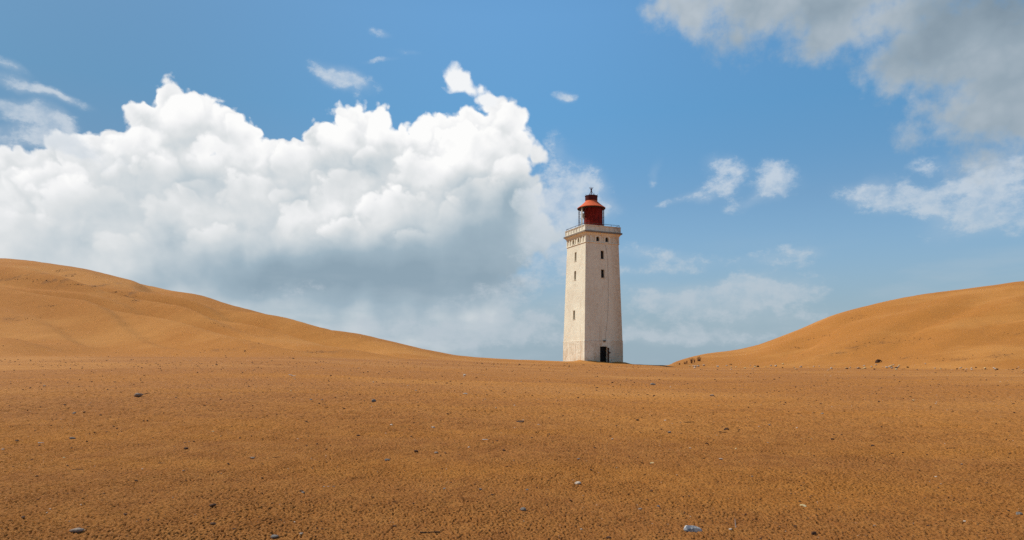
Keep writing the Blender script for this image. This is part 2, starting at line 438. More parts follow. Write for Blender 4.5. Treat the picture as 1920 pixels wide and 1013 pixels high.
def ground_hit(px, py, y0=1.5, y1=130.0):
    """the sand seen at a pixel of the photograph: walks out along the line of sight"""
    k = (px-960)/F; m = (HOR-py)/F
    ys = np.geomspace(y0, y1, 6000)
    zs = ground(k*ys, ys) - (EYE + m*ys)
    i = np.argmax(zs > 0)
    if zs[i] <= 0: i = len(ys)-1
    y = ys[i]
    return Vector((k*y, y, float(ground(k*y, y))))

def build_terrain():
    # rings out from the viewer's feet; dense where the photograph looks
    rr = [np.linspace(.25, 2.2, 12, endpoint=False)]
    r = [2.2]
    while r[-1] < 16.0: r.append(r[-1]*(1+.00135+.00004*r[-1]))
    rr.append(np.array(r))
    rr.append(np.geomspace(16.0, 45.0, 300)[1:])
    rr.append(np.linspace(45.0, 135.0, 340)[1:])
    rr.append(np.geomspace(135.0, 260.0, 40)[1:]); rr.append(np.geomspace(260, 6000, 24)[1:])
    rr = np.concatenate(rr)
    th = np.concatenate([np.linspace(-180, -52, 60, endpoint=False), np.linspace(-52, -41, 70, endpoint=False), np.linspace(-41, 41, 1080, endpoint=False),
                         np.linspace(41, 52, 70, endpoint=False), np.linspace(52, 180, 60, endpoint=False)])
    T, Rr = np.meshgrid(np.radians(th), rr)
    X = Rr*np.sin(T); Y = Rr*np.cos(T)
    Z = ground(X, Y)
    near = (rr < 42)
    Z[near] += lumps(X[near], Y[near])
    n, m = X.shape
    co = np.stack([X, Y, Z], -1).reshape(-1, 3).astype(np.float32)
    idx = np.arange(n*m).reshape(n, m)
    a = idx[:-1]; b = np.roll(idx, -1, 1)[:-1]; c = np.roll(idx, -1, 1)[1:]; d = idx[1:]
    quads = np.stack([a, b, c, d], -1).reshape(-1, 4)[:, ::-1]
    # a cap under the viewer
    co = np.vstack([co, np.array([[0, 0, float(ground(0.0, 1e-3))]], np.float32)])
    cidx = n*m
    fan = np.stack([idx[0], np.roll(idx[0], -1), np.full(m, cidx)], -1)[:, ::-1]
    me = bpy.data.meshes.new('sand_ground')
    nq, nf = len(quads), len(fan)
    me.vertices.add(len(co)); me.vertices.foreach_set('co', co.ravel())
    me.loops.add(nq*4+nf*3)
    me.loops.foreach_set('vertex_index', np.concatenate([quads.ravel(), fan.ravel()]).astype(np.int32))
    me.polygons.add(nq+nf)
    me.polygons.foreach_set('loop_start', np.concatenate([np.arange(nq)*4, nq*4+np.arange(nf)*3]).astype(np.int32))
    me.polygons.foreach_set('use_smooth', np.ones(nq+nf, bool))
    me.update(calc_edges=True)
    # ground colour masks: dark grit on the swept plateau, also painting in lump shadows, streaks of bared soil on the dunes
    Xf, Yf = co[:, 0].astype(float), co[:, 1].astype(float)
    yy = np.maximum(Yf, .46*np.hypot(Xf, Yf)+1e-6); px = 960+F*np.clip(Xf/yy, -1.19, 1.19)
    yf = curve(px, YFOOT)
    edge = yf*(1+.06*gnoise(Xf/6, Yf/6, 61)+.03*gnoise(Xf/1.5, Yf/1.5, 62))
    grit = 1-sst(yy, edge*.93, edge*1.04)
    band = .75*gnoise(Xf/14.0, Yf/3.2, 63)+.5*gnoise(Xf/4.5, Yf/1.3, 64)+.3*gnoise(Xf/1.2, Yf/.5, 65)
    grit *= sst(band + .35*sst(yy, 40, 52)*(px < 900) - .10*sst(px, 900, 1300), -.62, .16)
    soil = np.zeros(len(co))
    for sx, sy, w, hh in SOIL:
        wt_ = .8 if sx < 300 and sy < 560 else .62
        p = ground_hit(sx, sy); q = ground_hit(sx+w, sy); s = max(abs(q.x-p.x), .3)
        dyy = max(abs(ground_hit(sx, sy-hh).y-p.y), abs(ground_hit(sx, sy+hh).y-p.y), .3)
        ex = (Xf-p.x)/s; ey = (Yf-p.y)/dyy
        m_ = wt_*np.exp(-(ex*ex+ey*ey))
        soil = np.maximum(soil, m_)
    soil = np.clip(soil, 0, 1)*sst(soil*.8+.9*gnoise(Xf/2.6, Yf/1.8, 66)+.9*gnoise(Xf/.7, Yf/.6, 67), .15, .95)
    at = me.attributes.new('grit', 'FLOAT', 'POINT'); at.data.foreach_set('value', grit.astype(np.float32))
    at = me.attributes.new('soil', 'FLOAT', 'POINT'); at.data.foreach_set('value', soil.astype(np.float32))
    return me

# patches of bared dark soil seen on the dunes: pixel, half width, half height
SOIL = [(20, 523, 80, 3), (95, 527, 70, 4), (150, 534, 34, 3), (175, 538, 12, 3), (115, 508, 14, 4), (130, 516, 14, 4), (30, 598, 40, 7),
        (240, 556, 14, 4), (255, 564, 10, 3), (215, 548, 12, 2), (400, 607, 18, 2), (415, 612, 14, 2), (90, 574, 30, 2),
        (420, 656, 60, 4), (600, 660, 80, 4), (1600, 652, 35, 5), (1650, 643, 40, 4), (1720, 636, 60, 3), (1560, 664, 50, 4), (1600, 598, 20, 3), (1620, 592, 16, 2),
        (1520, 637, 16, 4), (1550, 630, 14, 3), (1700, 672, 60, 4), (1790, 675, 70, 4), (1870, 668, 60, 6), (1905, 626, 22, 3), (1490, 652, 14, 3)]

def sand_material():
    m, nt, b = material('sand')
    geo = nt.node('ShaderNodeNewGeometry'); P = S(nt, geo.outputs['Position'])
    ag = nt.node('ShaderNodeAttribute', attribute_name='grit'); grit = S(nt, ag.outputs['Fac'])
    as_ = nt.node('ShaderNodeAttribute', attribute_name='soil'); soil = S(nt, as_.outputs['Fac'])
    Q = nt.vmath('MULTIPLY', P, (1.0, .32, 1.0))
    big = nt.noise(P, .22, 4.0, .6)
    fine = nt.noise(P, 3.0, 12.0, .82)           # octaves from a third of a metre down to a grain
    gr1 = nt.noise(Q, 9.0, 10.0, .95)            # coarse grains strung out by the wind, plus painted shade of distant lumps
    fine = fine*.45 + gr1*.55
    grain = nt.noise(P, 160.0, 3.0, .7)
    base = nt.ramp(fine, [(.30, (.200, .070, .013)), (.45, (.340, .127, .024)), (.55, (.402, .157, .030)), (.70, (.520, .222, .053))])
    dark = nt.ramp(fine, [(.34, (.120, .044, .012)), (.46, (.285, .105, .026)), (.56, (.370, .150, .037)), (.72, (.470, .205, .058))])  # grit colour, its dark end also painting in the shadows between sand lumps
    col = nt.mix(grit*nt.sstep(big, .30, .62, .55, 1.0), base, dark)
    drift = nt.noise(nt.vmath('MULTIPLY', P, (.6, 1.0, 1.0)), .09, 4.0, .55)
    col = nt.mix(nt.sstep(drift, .46, .66, 0.0, .55), col, nt.mix(fine, (.36, .150, .036), (.60, .270, .068)))
    spk = nt.voro(P, 28.0, 0.0, .5)
    pick = nt.noise(P, 9.0, 3.0, .6)
    grit_shade_speck = nt.sstep(spk, .16, .09)*nt.sstep(pick, .52, .60)*grit
    col = nt.mix(grit_shade_speck*.6, col, (.060, .032, .020))  # dark speckle: grit, and lump shadows painted into the colour
    col = nt.mix(soil*.7, col, (.120, .058, .026))
    col = nt.mix(nt.sstep(grain, .66, .74)*.25, col, (.72, .52, .30))
    nt.put(b.inputs['Base Color'], col)
    b.inputs['Roughness'].default_value = .95
    b.inputs['Specular IOR Level'].default_value = .12
    bp = nt.node('ShaderNodeBump'); bp.inputs['Strength'].default_value = .8; bp.inputs['Distance'].default_value = .05
    hgt = nt.noise(Q, 5.0, 12.0, .80)
    nt.put(bp.inputs['Height'], hgt)
    nt.t.links.new(bp.outputs[0], b.inputs['Normal'])
    return m

SAND = sand_material()
tag(link('sand_ground', build_terrain(), SAND), kind='structure')

# the sea beyond the cliff, below the line of the sand
bm = bmesh.new()
bmesh.ops.create_circle(bm, cap_ends=True, segments=64, radius=30000)
bmesh.ops.translate(bm, verts=bm.verts, vec=(0, 0, -44))
mw, nw, bw = material('sea_water')
bw.inputs['Base Color'].default_value = (.03, .07, .09, 1); bw.inputs['Roughness'].default_value = .25
tag(obj('sea', bm, mw), kind='structure')
# ------------------------------------------------------------------ lighthouse
TX, TY, TROT = 10.72, 90.9, radians(23.9)
tower = empty('lighthouse', (TX, TY, float(ground(TX, TY))), TROT)
tag(tower, 'tall square cream lighthouse with red lantern standing between the two dunes', 'lighthouse')
TZ = tower.location.z
def zz(w): return w - TZ         # heights below are world heights

def wall_paint(name, c1, c2, stain, streak=.5, bump=.5, grit=.30):
    m, nt, b = material(name)
    tc = nt.node('ShaderNodeTexCoord'); P = S(nt, tc.outputs['Object'])
    big = nt.noise(P, .55, 5.0, .62)
    med = nt.noise(P, 3.2, 8.0, .72)
    fine = nt.noise(P, 11.0, 6.0, .75)
    run = nt.noise(nt.vmath('MULTIPLY', P, (1.0, 1.0, .12)), 3.0, 6.0, .62)
    col = nt.mix(nt.sstep(med*.55+big*.45, .36, .62), c1, c2)
    col = nt.mix(nt.sstep(run, .53, .74)*streak, col, stain)
    col = nt.mix(nt.sstep(fine, .56, .72)*grit, col, tuple(v*.55 for v in stain))
    sx = nt.node('ShaderNodeSeparateXYZ'); nt.put(sx.inputs[0], P)      # weather stain towards the seaward corner
    corner = nt.sstep(S(nt, sx.outputs[0]) + (big-.5)*2.2, .9, 2.6)
    col = nt.mix(corner*nt.sstep(med, .36, .60, .15, .75), col, stain)
    nt.put(b.inputs['Base Color'], col)
    b.inputs['Roughness'].default_value = .9; b.inputs['Specular IOR Level'].default_value = .2
    br = nt.node('ShaderNodeTexBrick'); br.offset = .5
    sp = nt.node('ShaderNodeSeparateXYZ'); nt.put(sp.inputs[0], P)
    cm = nt.node('ShaderNodeCombineXYZ'); nt.put(cm.inputs[0], S(nt, sp.outputs[0])+S(nt, sp.outputs[1])); nt.put(cm.inputs[1], S(nt, sp.outputs[2]))
    nt.put(br.inputs['Vector'], S(nt, cm.outputs[0])); br.inputs['Scale'].default_value = 1.0
    br.inputs['Brick Width'].default_value = .24; br.inputs['Row Height'].default_value = .08; br.inputs['Mortar Size'].default_value = .012
    h = nt.noise(P, 5.0, 9.0, .74)*1.0 - S(nt, br.outputs['Fac'])*.05
    bp = nt.node('ShaderNodeBump'); bp.inputs['Strength'].default_value = bump; bp.inputs['Distance'].default_value = .06
    nt.put(bp.inputs['Height'], h); nt.t.links.new(bp.outputs[0], b.inputs['Normal'])
    return m
PAINT = wall_paint('weathered_wall_paint', (.70, .615, .46), (.81, .745, .57), (.46, .32, .19), .45, .28)
PLINTH = wall_paint('sandblasted_plinth_paint', (.57, .45, .30), (.82, .755, .59), (.46, .29, .16), .7, .28)
LEDGE = wall_paint('dark_stained_ledge', (.16, .12, .09), (.30, .24, .18), (.10, .08, .06), .7)
CONC = wall_paint('weathered_concrete', (.62, .555, .42), (.78, .725, .58), (.26, .22, .17), .75, .2, .15)

def plain(name, c, rough=.8, var=.35, scale=6.0, metal=0.0, c2=None):
    m, nt, b = material(name)
    tc = nt.node('ShaderNodeTexCoord'); P = S(nt, tc.outputs['Object'])
    n = nt.noise(P, scale, 7.0, .68)
    nt.put(b.inputs['Base Color'], nt.mix(nt.sstep(n, .38, .66), c, c2 if c2 else tuple(v*(1-var) for v in c)))
    b.inputs['Roughness'].default_value = rough; b.inputs['Metallic'].default_value = metal
    return m
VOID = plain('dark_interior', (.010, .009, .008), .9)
RUST = plain('rusty_iron', (.060, .030, .024), .8, c2=(.11, .040, .024))
WOOD = plain('brown_door_boards', (.060, .028, .016), .8, c2=(.10, .045, .022))
PALE = plain('pale_painted_board', (.52, .47, .40), .8)

def streaked_metal(name, c1, c2, c3):
    m, nt, b = material(name)
    tc = nt.node('ShaderNodeTexCoord'); P = S(nt, tc.outputs['Object'])
    run = nt.noise(nt.vmath('MULTIPLY', P, (1.0, 1.0, .22)), 4.5, 6.0, .65)
    sp = nt.noise(P, 9.0, 6.0, .7)
    col = nt.mix(nt.sstep(run, .40, .64), c1, c2)
    col = nt.mix(nt.sstep(sp, .55, .70)*.6, col, c3)
    nt.put(b.inputs['Base Color'], col)
    b.inputs['Roughness'].default_value = .75; b.inputs['Specular IOR Level'].default_value = .12
    return m
RED = streaked_metal('dark_red_lantern_paint', (.210, .014, .008), (.120, .008, .005), (.050, .009, .007))
ROOFRED = streaked_metal('faded_orange_red_roof_paint', (.640, .125, .045), (.540, .098, .036), (.380, .072, .030))
CAPRED = streaked_metal('rusty_maroon_cap', (.100, .020, .016), (.060, .014, .014), (.040, .018, .016))

def side_point(side, f, s, z, inset=0.0):
    """side 0: right-hand face in the photo, 1: left-hand face, 2 and 3: the faces turned away; f runs left to right seen from outside"""
    a = (f-.5)*s; d = -s/2+inset
    v = [(a, d), (d, -a), (-a, -d), (-d, a)][side]
    return (v[0], v[1], zz(z))

def walls(bm, prof, openings, thick=None):
    """four tapering sides; prof = [(z, s), ...]; openings[side] = [(f0, f1, z0, z1, depth, back, arch)]"""
    zs_p = [p[0] for p in prof]
    def s_at(z): return float(np.interp(z, zs_p, [p[1] for p in prof]))
    for side in range(4):
        ops = openings.get(side, [])
        us = sorted({0.0, 1.0} | {round(v, 5) for o in ops for v in o[:2]})
        zs = sorted(set(zs_p) | {round(v, 5) for o in ops for v in o[2:4]})
        cache = {}
        def V(f, z, d=0.0):
            k = (round(f, 5), round(z, 5), round(d, 4))
            if k not in cache: cache[k] = bm.verts.new(side_point(side, f, s_at(z), z, d))
            return cache[k]
        for u0, u1 in zip(us, us[1:]):
            for z0, z1 in zip(zs, zs[1:]):
                if any(o[0]-1e-4 <= u0 and u1 <= o[1]+1e-4 and o[2]-1e-4 <= z0 and z1 <= o[3]+1e-4 for o in ops): continue
                bm.faces.new((V(u0, z0), V(u1, z0), V(u1, z1), V(u0, z1)))
        for f0, f1, z0, z1, dep, back, arch in ops:
            loop = [(f0, z0), (f1, z0)]
            if arch:
                # head of the opening: a half circle below z1
                hw = (f1-f0)/2; fm = (f0+f1)/2; r = hw*s_at(z1); zsq = z1-r
                arc = [(fm+hw*cos(pi*i/10), zsq+r*sin(pi*i/10)) for i in range(11)]
                loop += arc
                for (fa, za), (fb, zb) in zip(arc, arc[1:]):
                    if abs(za-z1) < 1e-4: bm.faces.new((V(fa, za), V(fb, z1), V(fb, zb)))
                    elif abs(zb-z1) < 1e-4: bm.faces.new((V(fa, za), V(fa, z1), V(fb, zb)))
                    else: bm.faces.new((V(fa, za), V(fa, z1), V(fb, z1), V(fb, zb)))
            else:
                loop += [(f1, z1), (f0, z1)]
            n = len(loop)
            for i in range(n):
                p, q = loop[i], loop[(i+1) % n]
                bm.faces.new((V(*q), V(*p), V(*p, dep), V(*q, dep)))
            if back:
                bm.faces.new([V(*p, dep) for p in loop])

def sring(bm, prof, cap_top=False):
    """square mouldings: prof = [(half, z), ...]"""
    rings = [[bm.verts.new((x*h, y*h, zz(z))) for x, y in ((-1, -1), (1, -1), (1, 1), (-1, 1))] for h, z in prof]
    for a, b in zip(rings, rings[1:]):
        for k in range(4): bm.faces.new((a[k], a[(k+1) % 4], b[(k+1) % 4], b[k]))
    if cap_top: bm.faces.new(rings[-1])

ZP, ZS, ZB, ZC, ZL, ZT = 3.90, 16.46, 17.46, 17.80, 17.99, 18.74
def shaft_s(z): return float(np.interp(z, [ZP, ZS], [5.70, 4.98]))

# plinth with the doorway
DOOR = (.398, .592, .6, 3.10)
bm = bmesh.new()
walls(bm, [(.2, 5.82), (ZP-.05, 5.77), (ZP, 5.71)], {0: [(*DOOR, .34, False, False)]})
obj('plinth', bm, PLINTH, tower)
# shaft with its narrow windows
SLITS = {0: [(.447, .543, 14.44, 15.54), (.451, .546, 11.99, 13.09)], 1: [(.437, .530, 14.40, 15.56), (.437, .530, 11.92, 13.08), (.437, .527, 6.74, 7.88)]}
DEP = .24
bm = bmesh.new()
walls(bm, [(ZP, 5.70), (ZS, 4.98)], {s: [(*w, DEP, False, False) for w in ws] for s, ws in SLITS.items()})
obj('shaft', bm, PAINT, tower)
# belfry-like band with blind panels and arched windows
bays = [.09+.136*i for i in range(7)]
def bay(i, win):
    c = bays[i]
    if win: return (c-.048, c+.048, 16.70, 17.34, .24, False, True)
    return (c-.046, c+.046, 16.62, 17.36, .08, True, False)
band_ops = {s: [bay(i, i in (2, 4)) for i in range(7)] for s in (0, 1)}
bm = bmesh.new()
walls(bm, [(ZS+.10, 5.07), (ZB, 5.07)], band_ops)
obj('arcade_band', bm, PAINT, tower)
bm = bmesh.new()
sring(bm, [(2.485, ZS-.001), (2.565, ZS+.03), (2.565, ZS+.10), (2.53, ZS+.125)])
obj('string_course', bm, PAINT, tower)
bm = bmesh.new()
sring(bm, [(2.50, ZB-.004), (2.57, ZB+.03), (2.60, ZB+.10), (2.66, ZB+.20), (2.745, ZB+.28), (2.76, ZC-.02), (2.60, ZC)])
obj('cornice', bm, PAINT, tower)
bm = bmesh.new()
sring(bm, [(2.60, ZC-.018), (2.84, ZC-.018), (2.84, ZL-.02), (2.81, ZL), (2.60, ZL+.005)])
obj('ledge', bm, LEDGE, tower)
# parapet with shallow panels, hollow gallery behind it
pan = [(.03+.1355*i, .03+.1355*i+.118, ZL+.11, ZT-.13, .05, True, False) for i in range(7)]
bm = bmesh.new()
walls(bm, [(ZL-.002, 5.37), (ZT-.06, 5.37)], {0: pan, 1: pan, 2: [], 3: []})
sring(bm, [(2.684, ZT-.0605), (2.72, ZT-.06), (2.72, ZT), (2.44, ZT), (2.44, ZL+.02)], True)
obj('parapet', bm, CONC, tower)

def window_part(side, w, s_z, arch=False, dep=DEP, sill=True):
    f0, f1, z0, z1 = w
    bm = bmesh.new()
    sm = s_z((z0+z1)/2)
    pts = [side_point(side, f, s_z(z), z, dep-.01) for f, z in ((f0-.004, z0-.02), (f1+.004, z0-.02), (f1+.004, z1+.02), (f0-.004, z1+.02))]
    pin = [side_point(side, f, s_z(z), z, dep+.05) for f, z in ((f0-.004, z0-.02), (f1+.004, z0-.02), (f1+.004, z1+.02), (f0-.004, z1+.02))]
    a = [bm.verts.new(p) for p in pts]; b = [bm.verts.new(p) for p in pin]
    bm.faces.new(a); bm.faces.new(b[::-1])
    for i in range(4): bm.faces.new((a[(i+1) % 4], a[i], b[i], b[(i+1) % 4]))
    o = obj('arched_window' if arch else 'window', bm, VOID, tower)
    if sill:
        bm = bmesh.new()
        q = []
        for d, z in ((-.05, z0-.07), (dep-.02, z0-.07), (dep-.02, z0+.012), (-.05, z0+.004)):
            q.append([bm.verts.new(side_point(side, f, s_z(z0), z, d)) for f in (f0-.012, f1+.012)])
        for i in range(4):
            j = (i+1) % 4; bm.faces.new((q[i][0], q[j][0], q[j][1], q[i][1]))
        bm.faces.new([r[0] for r in q][::-1]); bm.faces.new([r[1] for r in q])
        obj('sill', bm, CONC, o)
    return o
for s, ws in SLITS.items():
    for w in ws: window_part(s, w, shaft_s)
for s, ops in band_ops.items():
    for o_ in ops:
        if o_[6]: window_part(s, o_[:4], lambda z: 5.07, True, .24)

# doorway: black inside, a brown leaf swung outwards, small lamp over it and a box beside it
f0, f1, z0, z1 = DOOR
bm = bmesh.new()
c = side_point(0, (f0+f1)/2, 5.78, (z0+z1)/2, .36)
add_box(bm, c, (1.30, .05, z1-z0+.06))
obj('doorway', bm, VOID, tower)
bm = bmesh.new()
hx, hy, hz = side_point(0, f1, 5.775, 2.0, 0.0)
for i in range(5):
    add_box(bm, (.10+.19*i, 0, zz(1.98)), (.182, .045, 1.92))
for z in (1.35, 2.6): add_box(bm, (.48, -.035, zz(z)), (.94, .03, .10))
bmesh.ops.transform(bm, matrix=Matrix.Translation((hx+.02, hy-.03, 0)) @ Matrix.Rotation(radians(-112), 4, 'Z'), verts=bm.verts)
door = obj('door', bm, WOOD, tower)
bm = bmesh.new()
add_tube(bm, [(.86, -.05, zz(1.95)), (.86, -.11, zz(1.97)), (.86, -.11, zz(2.10)), (.86, -.05, zz(2.12))], .014)
bmesh.ops.transform(bm, matrix=Matrix.Translation((hx+.02, hy-.03, 0)) @ Matrix.Rotation(radians(-112), 4, 'Z'), verts=bm.verts)
obj('handle', bm, RUST, door)
bm = bmesh.new()
lx, ly, lz = side_point(0, .505, 5.74, 3.80, -.08)
add_box(bm, (lx, ly, lz), (.32, .18, .12)); add_box(bm, (lx, ly-.02, lz+.08), (.40, .24, .03))
obj('door_lamp', bm, RUST, tower)
bm = bmesh.new()
add_box(bm, side_point(0, .645, 5.78, 2.32, -.05), (.16, .12, .18)); add_box(bm, side_point(0, .645, 5.78, 2.32, -.12), (.09, .03, .10))
obj('lock_box', bm, RUST, tower)
# thin cable down the right-hand face
bm = bmesh.new()
cab = [(.60, 16.3), (.625, 15.4), (.655, 14.2), (.650, 12.0), (.648, 10.2), (.640, 9.0), (.628, 8.0), (.606, 6.6), (.575, 5.4), (.552, 4.7), (.548, 3.95)]
add_tube(bm, [side_point(0, f, shaft_s(z), z, -.006) for f, z in cab], .013, 6)
obj('cable', bm, plain('grey_brown_cable', (.16, .11, .08), .8), tower)

# lantern
cR, sR = cos(-TROT), sin(-TROT)
def off(wx, wy=0.0): return Vector((wx*cR-wy*sR, wx*sR+wy*cR, 0))
AX = off(-.16); CX = off(.11)
def lathe_obj(name, prof, mat, c, parent=tower, seg=48):
    bm = bmesh.new(); add_lathe(bm, [(r, zz(z)) for r, z in prof], seg)
    bmesh.ops.recalc_face_normals(bm, faces=bm.faces)
    bmesh.ops.translate(bm, verts=bm.verts, vec=c)
    o = obj(name, bm, mat, parent, True)
    for e in o.data.edges: pass
    return o
def sharp(o, deg=35):
    bm = bmesh.new(); bm.from_mesh(o.data)
    for e in bm.edges:
        if len(e.link_faces) == 2 and e.calc_face_angle(0) > radians(deg): e.smooth = False
    bm.to_mesh(o.data); bm.free()
lan = lathe_obj('lantern_room', [(0, 18.01), (1.30, 18.01), (1.30, 18.20), (1.235, 18.22), (1.235, 18.95), (1.255, 18.96), (1.255, 19.01), (1.235, 19.02), (1.235, 21.60), (0, 21.60)], RED, CX)
sharp(lan)
bm = bmesh.new()
for a in range(0, 360, 30):
    v = CX + Vector((1.24*cos(radians(a+8)), 1.24*sin(radians(a+8)), zz(20.3)))
    add_box(bm, v, (.02, .05, 2.5), Matrix.Rotation(radians(a+8), 3, 'Z'))
obj('seam', bm, RED, lan)
roof = lathe_obj('lantern_roof', [(0, 21.52), (1.70, 21.50), (1.87, 21.49), (1.88, 21.56), (1.62, 21.74), (1.30, 21.99), (1.02, 22.24), (.84, 22.42), (.76, 22.56), (0, 22.58)], ROOFRED, AX)
sharp(roof)
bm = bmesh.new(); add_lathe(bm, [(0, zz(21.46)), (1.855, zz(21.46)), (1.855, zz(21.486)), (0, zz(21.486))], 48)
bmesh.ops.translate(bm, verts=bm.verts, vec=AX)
obj('roof_underside', bm, plain('shade_dark_underside', (.022, .013, .011), .9), roof)  # shade under the eave painted in as a near-black colour
cap = lathe_obj('ventilator_cap', [(0, 22.50), (.72, 22.52), (.81, 22.56), (.82, 22.60), (.82, 23.12), (.86, 23.13), (.86, 23.19), (.78, 23.21), (0, 23.24)], CAPRED, AX)
sharp(cap)
bm = bmesh.new()
for k in range(4):
    a = radians(45+90*k) + TROT*0
    ca, sa = cos(a), sin(a)
    pr = [(.52, 23.22), (.34, 23.38), (.18, 23.60), (.08, 23.82), (.05, 23.96), (.09, 24.12), (.19, 24.27), (.25, 24.34)]
    add_tube(bm, [(r*ca+AX.x, r*sa+AX.y, zz(z)) for r, z in pr], [.026, .026, .028, .03, .036, .032, .03, .045], 7)
add_tube(bm, [(AX.x, AX.y, zz(23.2)), (AX.x, AX.y, zz(23.95))], .022, 7)
for k in range(8):
    a = radians(45*k); ca, sa = cos(a), sin(a)
    add_tube(bm, [(AX.x+.74*ca, AX.y+.74*sa, zz(23.19)), (AX.x+.80*ca, AX.y+.80*sa, zz(23.27)), (AX.x+.87*ca, AX.y+.87*sa, zz(23.36))], [.028, .024, .016], 6)
obj('finial', bm, CAPRED, tower)
# open glazing frame round the lantern: thin posts and hoops, glass long gone
bm = bmesh.new()
RC = 1.69
for a in (2, 25, 62, 118, 150, 176, 198, 332):
    ar = radians(a) - TROT
    p = AX + Vector((RC*cos(ar), RC*sin(ar), 0))
    add_box(bm, (p.x, p.y, zz(19.76)), (.055, .055, 3.48), Matrix.Rotation(ar, 3, 'Z'))
for z in (19.30, 19.85, 20.42, 20.95):
    n = 40
    arc = [radians(332-360 + (62+28)*i/n) for i in range(n+1)], [radians(118 + 80*i/n) for i in range(n+1)]
    for A in arc:
        add_tube(bm, [AX + Vector((RC*cos(t-TROT), RC*sin(t-TROT), zz(z))) for t in A], .020, 5)
gf = obj('glazing_frame', bm, RUST, tower)
bm = bmesh.new()
ar = radians(215) - TROT; p = AX + Vector((1.66*cos(ar), 1.66*sin(ar), 0))
add_box(bm, (p.x, p.y, zz(20.15)), (.03, .26, 2.66), Matrix.Rotation(ar, 3, 'Z'))
obj('board', bm, PALE, gf)
bm = bmesh.new()
ar = radians(190) - TROT; p = CX + Vector((1.24*cos(ar), 1.24*sin(ar), 0)); d = Vector((cos(ar), sin(ar), 0))
tri = [(0, 20.85), (.46, 20.85), (.46, 20.75), (.10, 20.05), (0, 20.0)]
t = d.cross(Vector((0, 0, 1)))*.05
fr = [bm.verts.new((p+d*(x-.02)+t) + Vector((0, 0, zz(z)))) for x, z in tri]; bk = [bm.verts.new((p+d*(x-.02)-t) + Vector((0, 0, zz(z)))) for x, z in tri]
bm.faces.new(fr); bm.faces.new(bk[::-1])
for i in range(5): bm.faces.new((fr[(i+1) % 5], fr[i], bk[i], bk[(i+1) % 5]))
bmesh.ops.recalc_face_normals(bm, faces=bm.faces)
obj('bracket', bm, PALE, lan)
# railing
bm = bmesh.new()
hr = 2.56; zr = ZT+.24
cs = [(-hr, -hr), (hr, -hr), (hr, hr), (-hr, hr)]
for i in range(4):
    a, b = Vector((*cs[i], 0)), Vector((*cs[(i+1) % 4], 0))
    add_tube(bm, [a+Vector((0, 0, zz(zr))), b+Vector((0, 0, zz(zr)))], .026, 6)
    for k in range(4):
        q = a.lerp(b, (k+.02)/4)
        add_tube(bm, [q+Vector((0, 0, zz(ZT-.01))), q+Vector((0, 0, zz(zr+.01)))], .024, 6)
obj('railing', bm, RUST, tower)
# ------------------------------------------------------------------ stones, sticks and tufts lying on the sand
def stone_mat(name, c1, c2, scale=40.0, rough=.8):
    m, nt, b = material(name)
    tc = nt.node('ShaderNodeTexCoord'); P = S(nt, tc.outputs['Object'])
    n = nt.noise(P, scale, 6.0, .65)
    nt.put(b.inputs['Base Color'], nt.mix(nt.sstep(n, .42, .60), c1, c2))
    b.inputs['Roughness'].default_value = rough; b.inputs['Specular IOR Level'].default_value = .15
    bp = nt.node('ShaderNodeBump'); bp.inputs['Strength'].default_value = .4; bp.inputs['Distance'].default_value = .004
    nt.put(bp.inputs['Height'], nt.noise(P, scale*2, 6.0, .7)); nt.t.links.new(bp.outputs[0], b.inputs['Normal'])
    return m
M_DARK = stone_mat('dark_brown_stone', (.055, .026, .014), (.105, .052, .027))
M_BLUE = stone_mat('blue_grey_flint', (.125, .105, .088), (.22, .185, .15))
M_WHITE = stone_mat('pale_flint', (.42, .31, .21), (.58, .47, .36))
M_MIX = stone_mat('mottled_flint', (.09, .095, .11), (.52, .47, .41), 26.0, .6)
M_GREY = stone_mat('grey_brown_stone', (.20, .14, .10), (.34, .25, .18))
M_TWIG = stone_mat('dark_twig', (.035, .020, .013), (.070, .040, .024))
M_BONE = stone_mat('bleached_stick', (.50, .44, .37), (.64, .57, .49))
M_STRAW = stone_mat('dry_straw', (.50, .36, .16), (.62, .48, .26))
M_GRASS = stone_mat('dead_grass', (.110, .046, .022), (.19, .085, .038), 8.0)

def stone_bm(seed, sub=2, flat=.5, jag=.32, cuts=4):
    r = random.Random(seed)
    bm = bmesh.new(); bmesh.ops.create_icosphere(bm, subdivisions=sub, radius=1.0)
    pl = [(Vector((r.gauss(0, 1), r.gauss(0, 1), r.gauss(0, .8))).normalized(), r.uniform(.5, .85)) for _ in range(cuts)]
    ph = [(Vector((r.gauss(0, 1), r.gauss(0, 1), r.gauss(0, 1)))*1.6, r.uniform(0, 6)) for _ in range(4)]
    for v in bm.verts:
        p = v.co.copy()
        k = 1 + jag*.35*sum(sin(a.dot(p)+o) for a, o in ph)*.5
        p = p*k
        for n, d in pl:
            e = p.dot(n)-d
            if e > 0: p -= n*e*.85
        v.co = Vector((p.x, p.y*r.uniform(.97, 1.03), p.z*flat))
    return bm

def place_stone(name, px, py, w, hpx, mat, seed, rot=None, sink=.34):
    """w, hpx: seen width and height in pixels of the photograph"""
    h = ground_hit(px, py + hpx*.35)
    sc_ = w*h.y/F/2; hz = hpx*h.y/F/2
    bm = stone_bm(seed, 3 if w > 12 else 2)
    r = random.Random(seed+1)
    for v in bm.verts: v.co = Vector((v.co.x*sc_, v.co.y*sc_*r.uniform(.78, .82), v.co.z*hz/.5))
    a = rot if rot is not None else r.uniform(-.5, .5)
    o = obj(name, bm, mat, None, w > 12)
    o.location = (h.x, h.y, h.z + hz*(1-2*sink)); o.rotation_euler = (r.uniform(-.15, .15), r.uniform(-.15, .15), a)
    return o

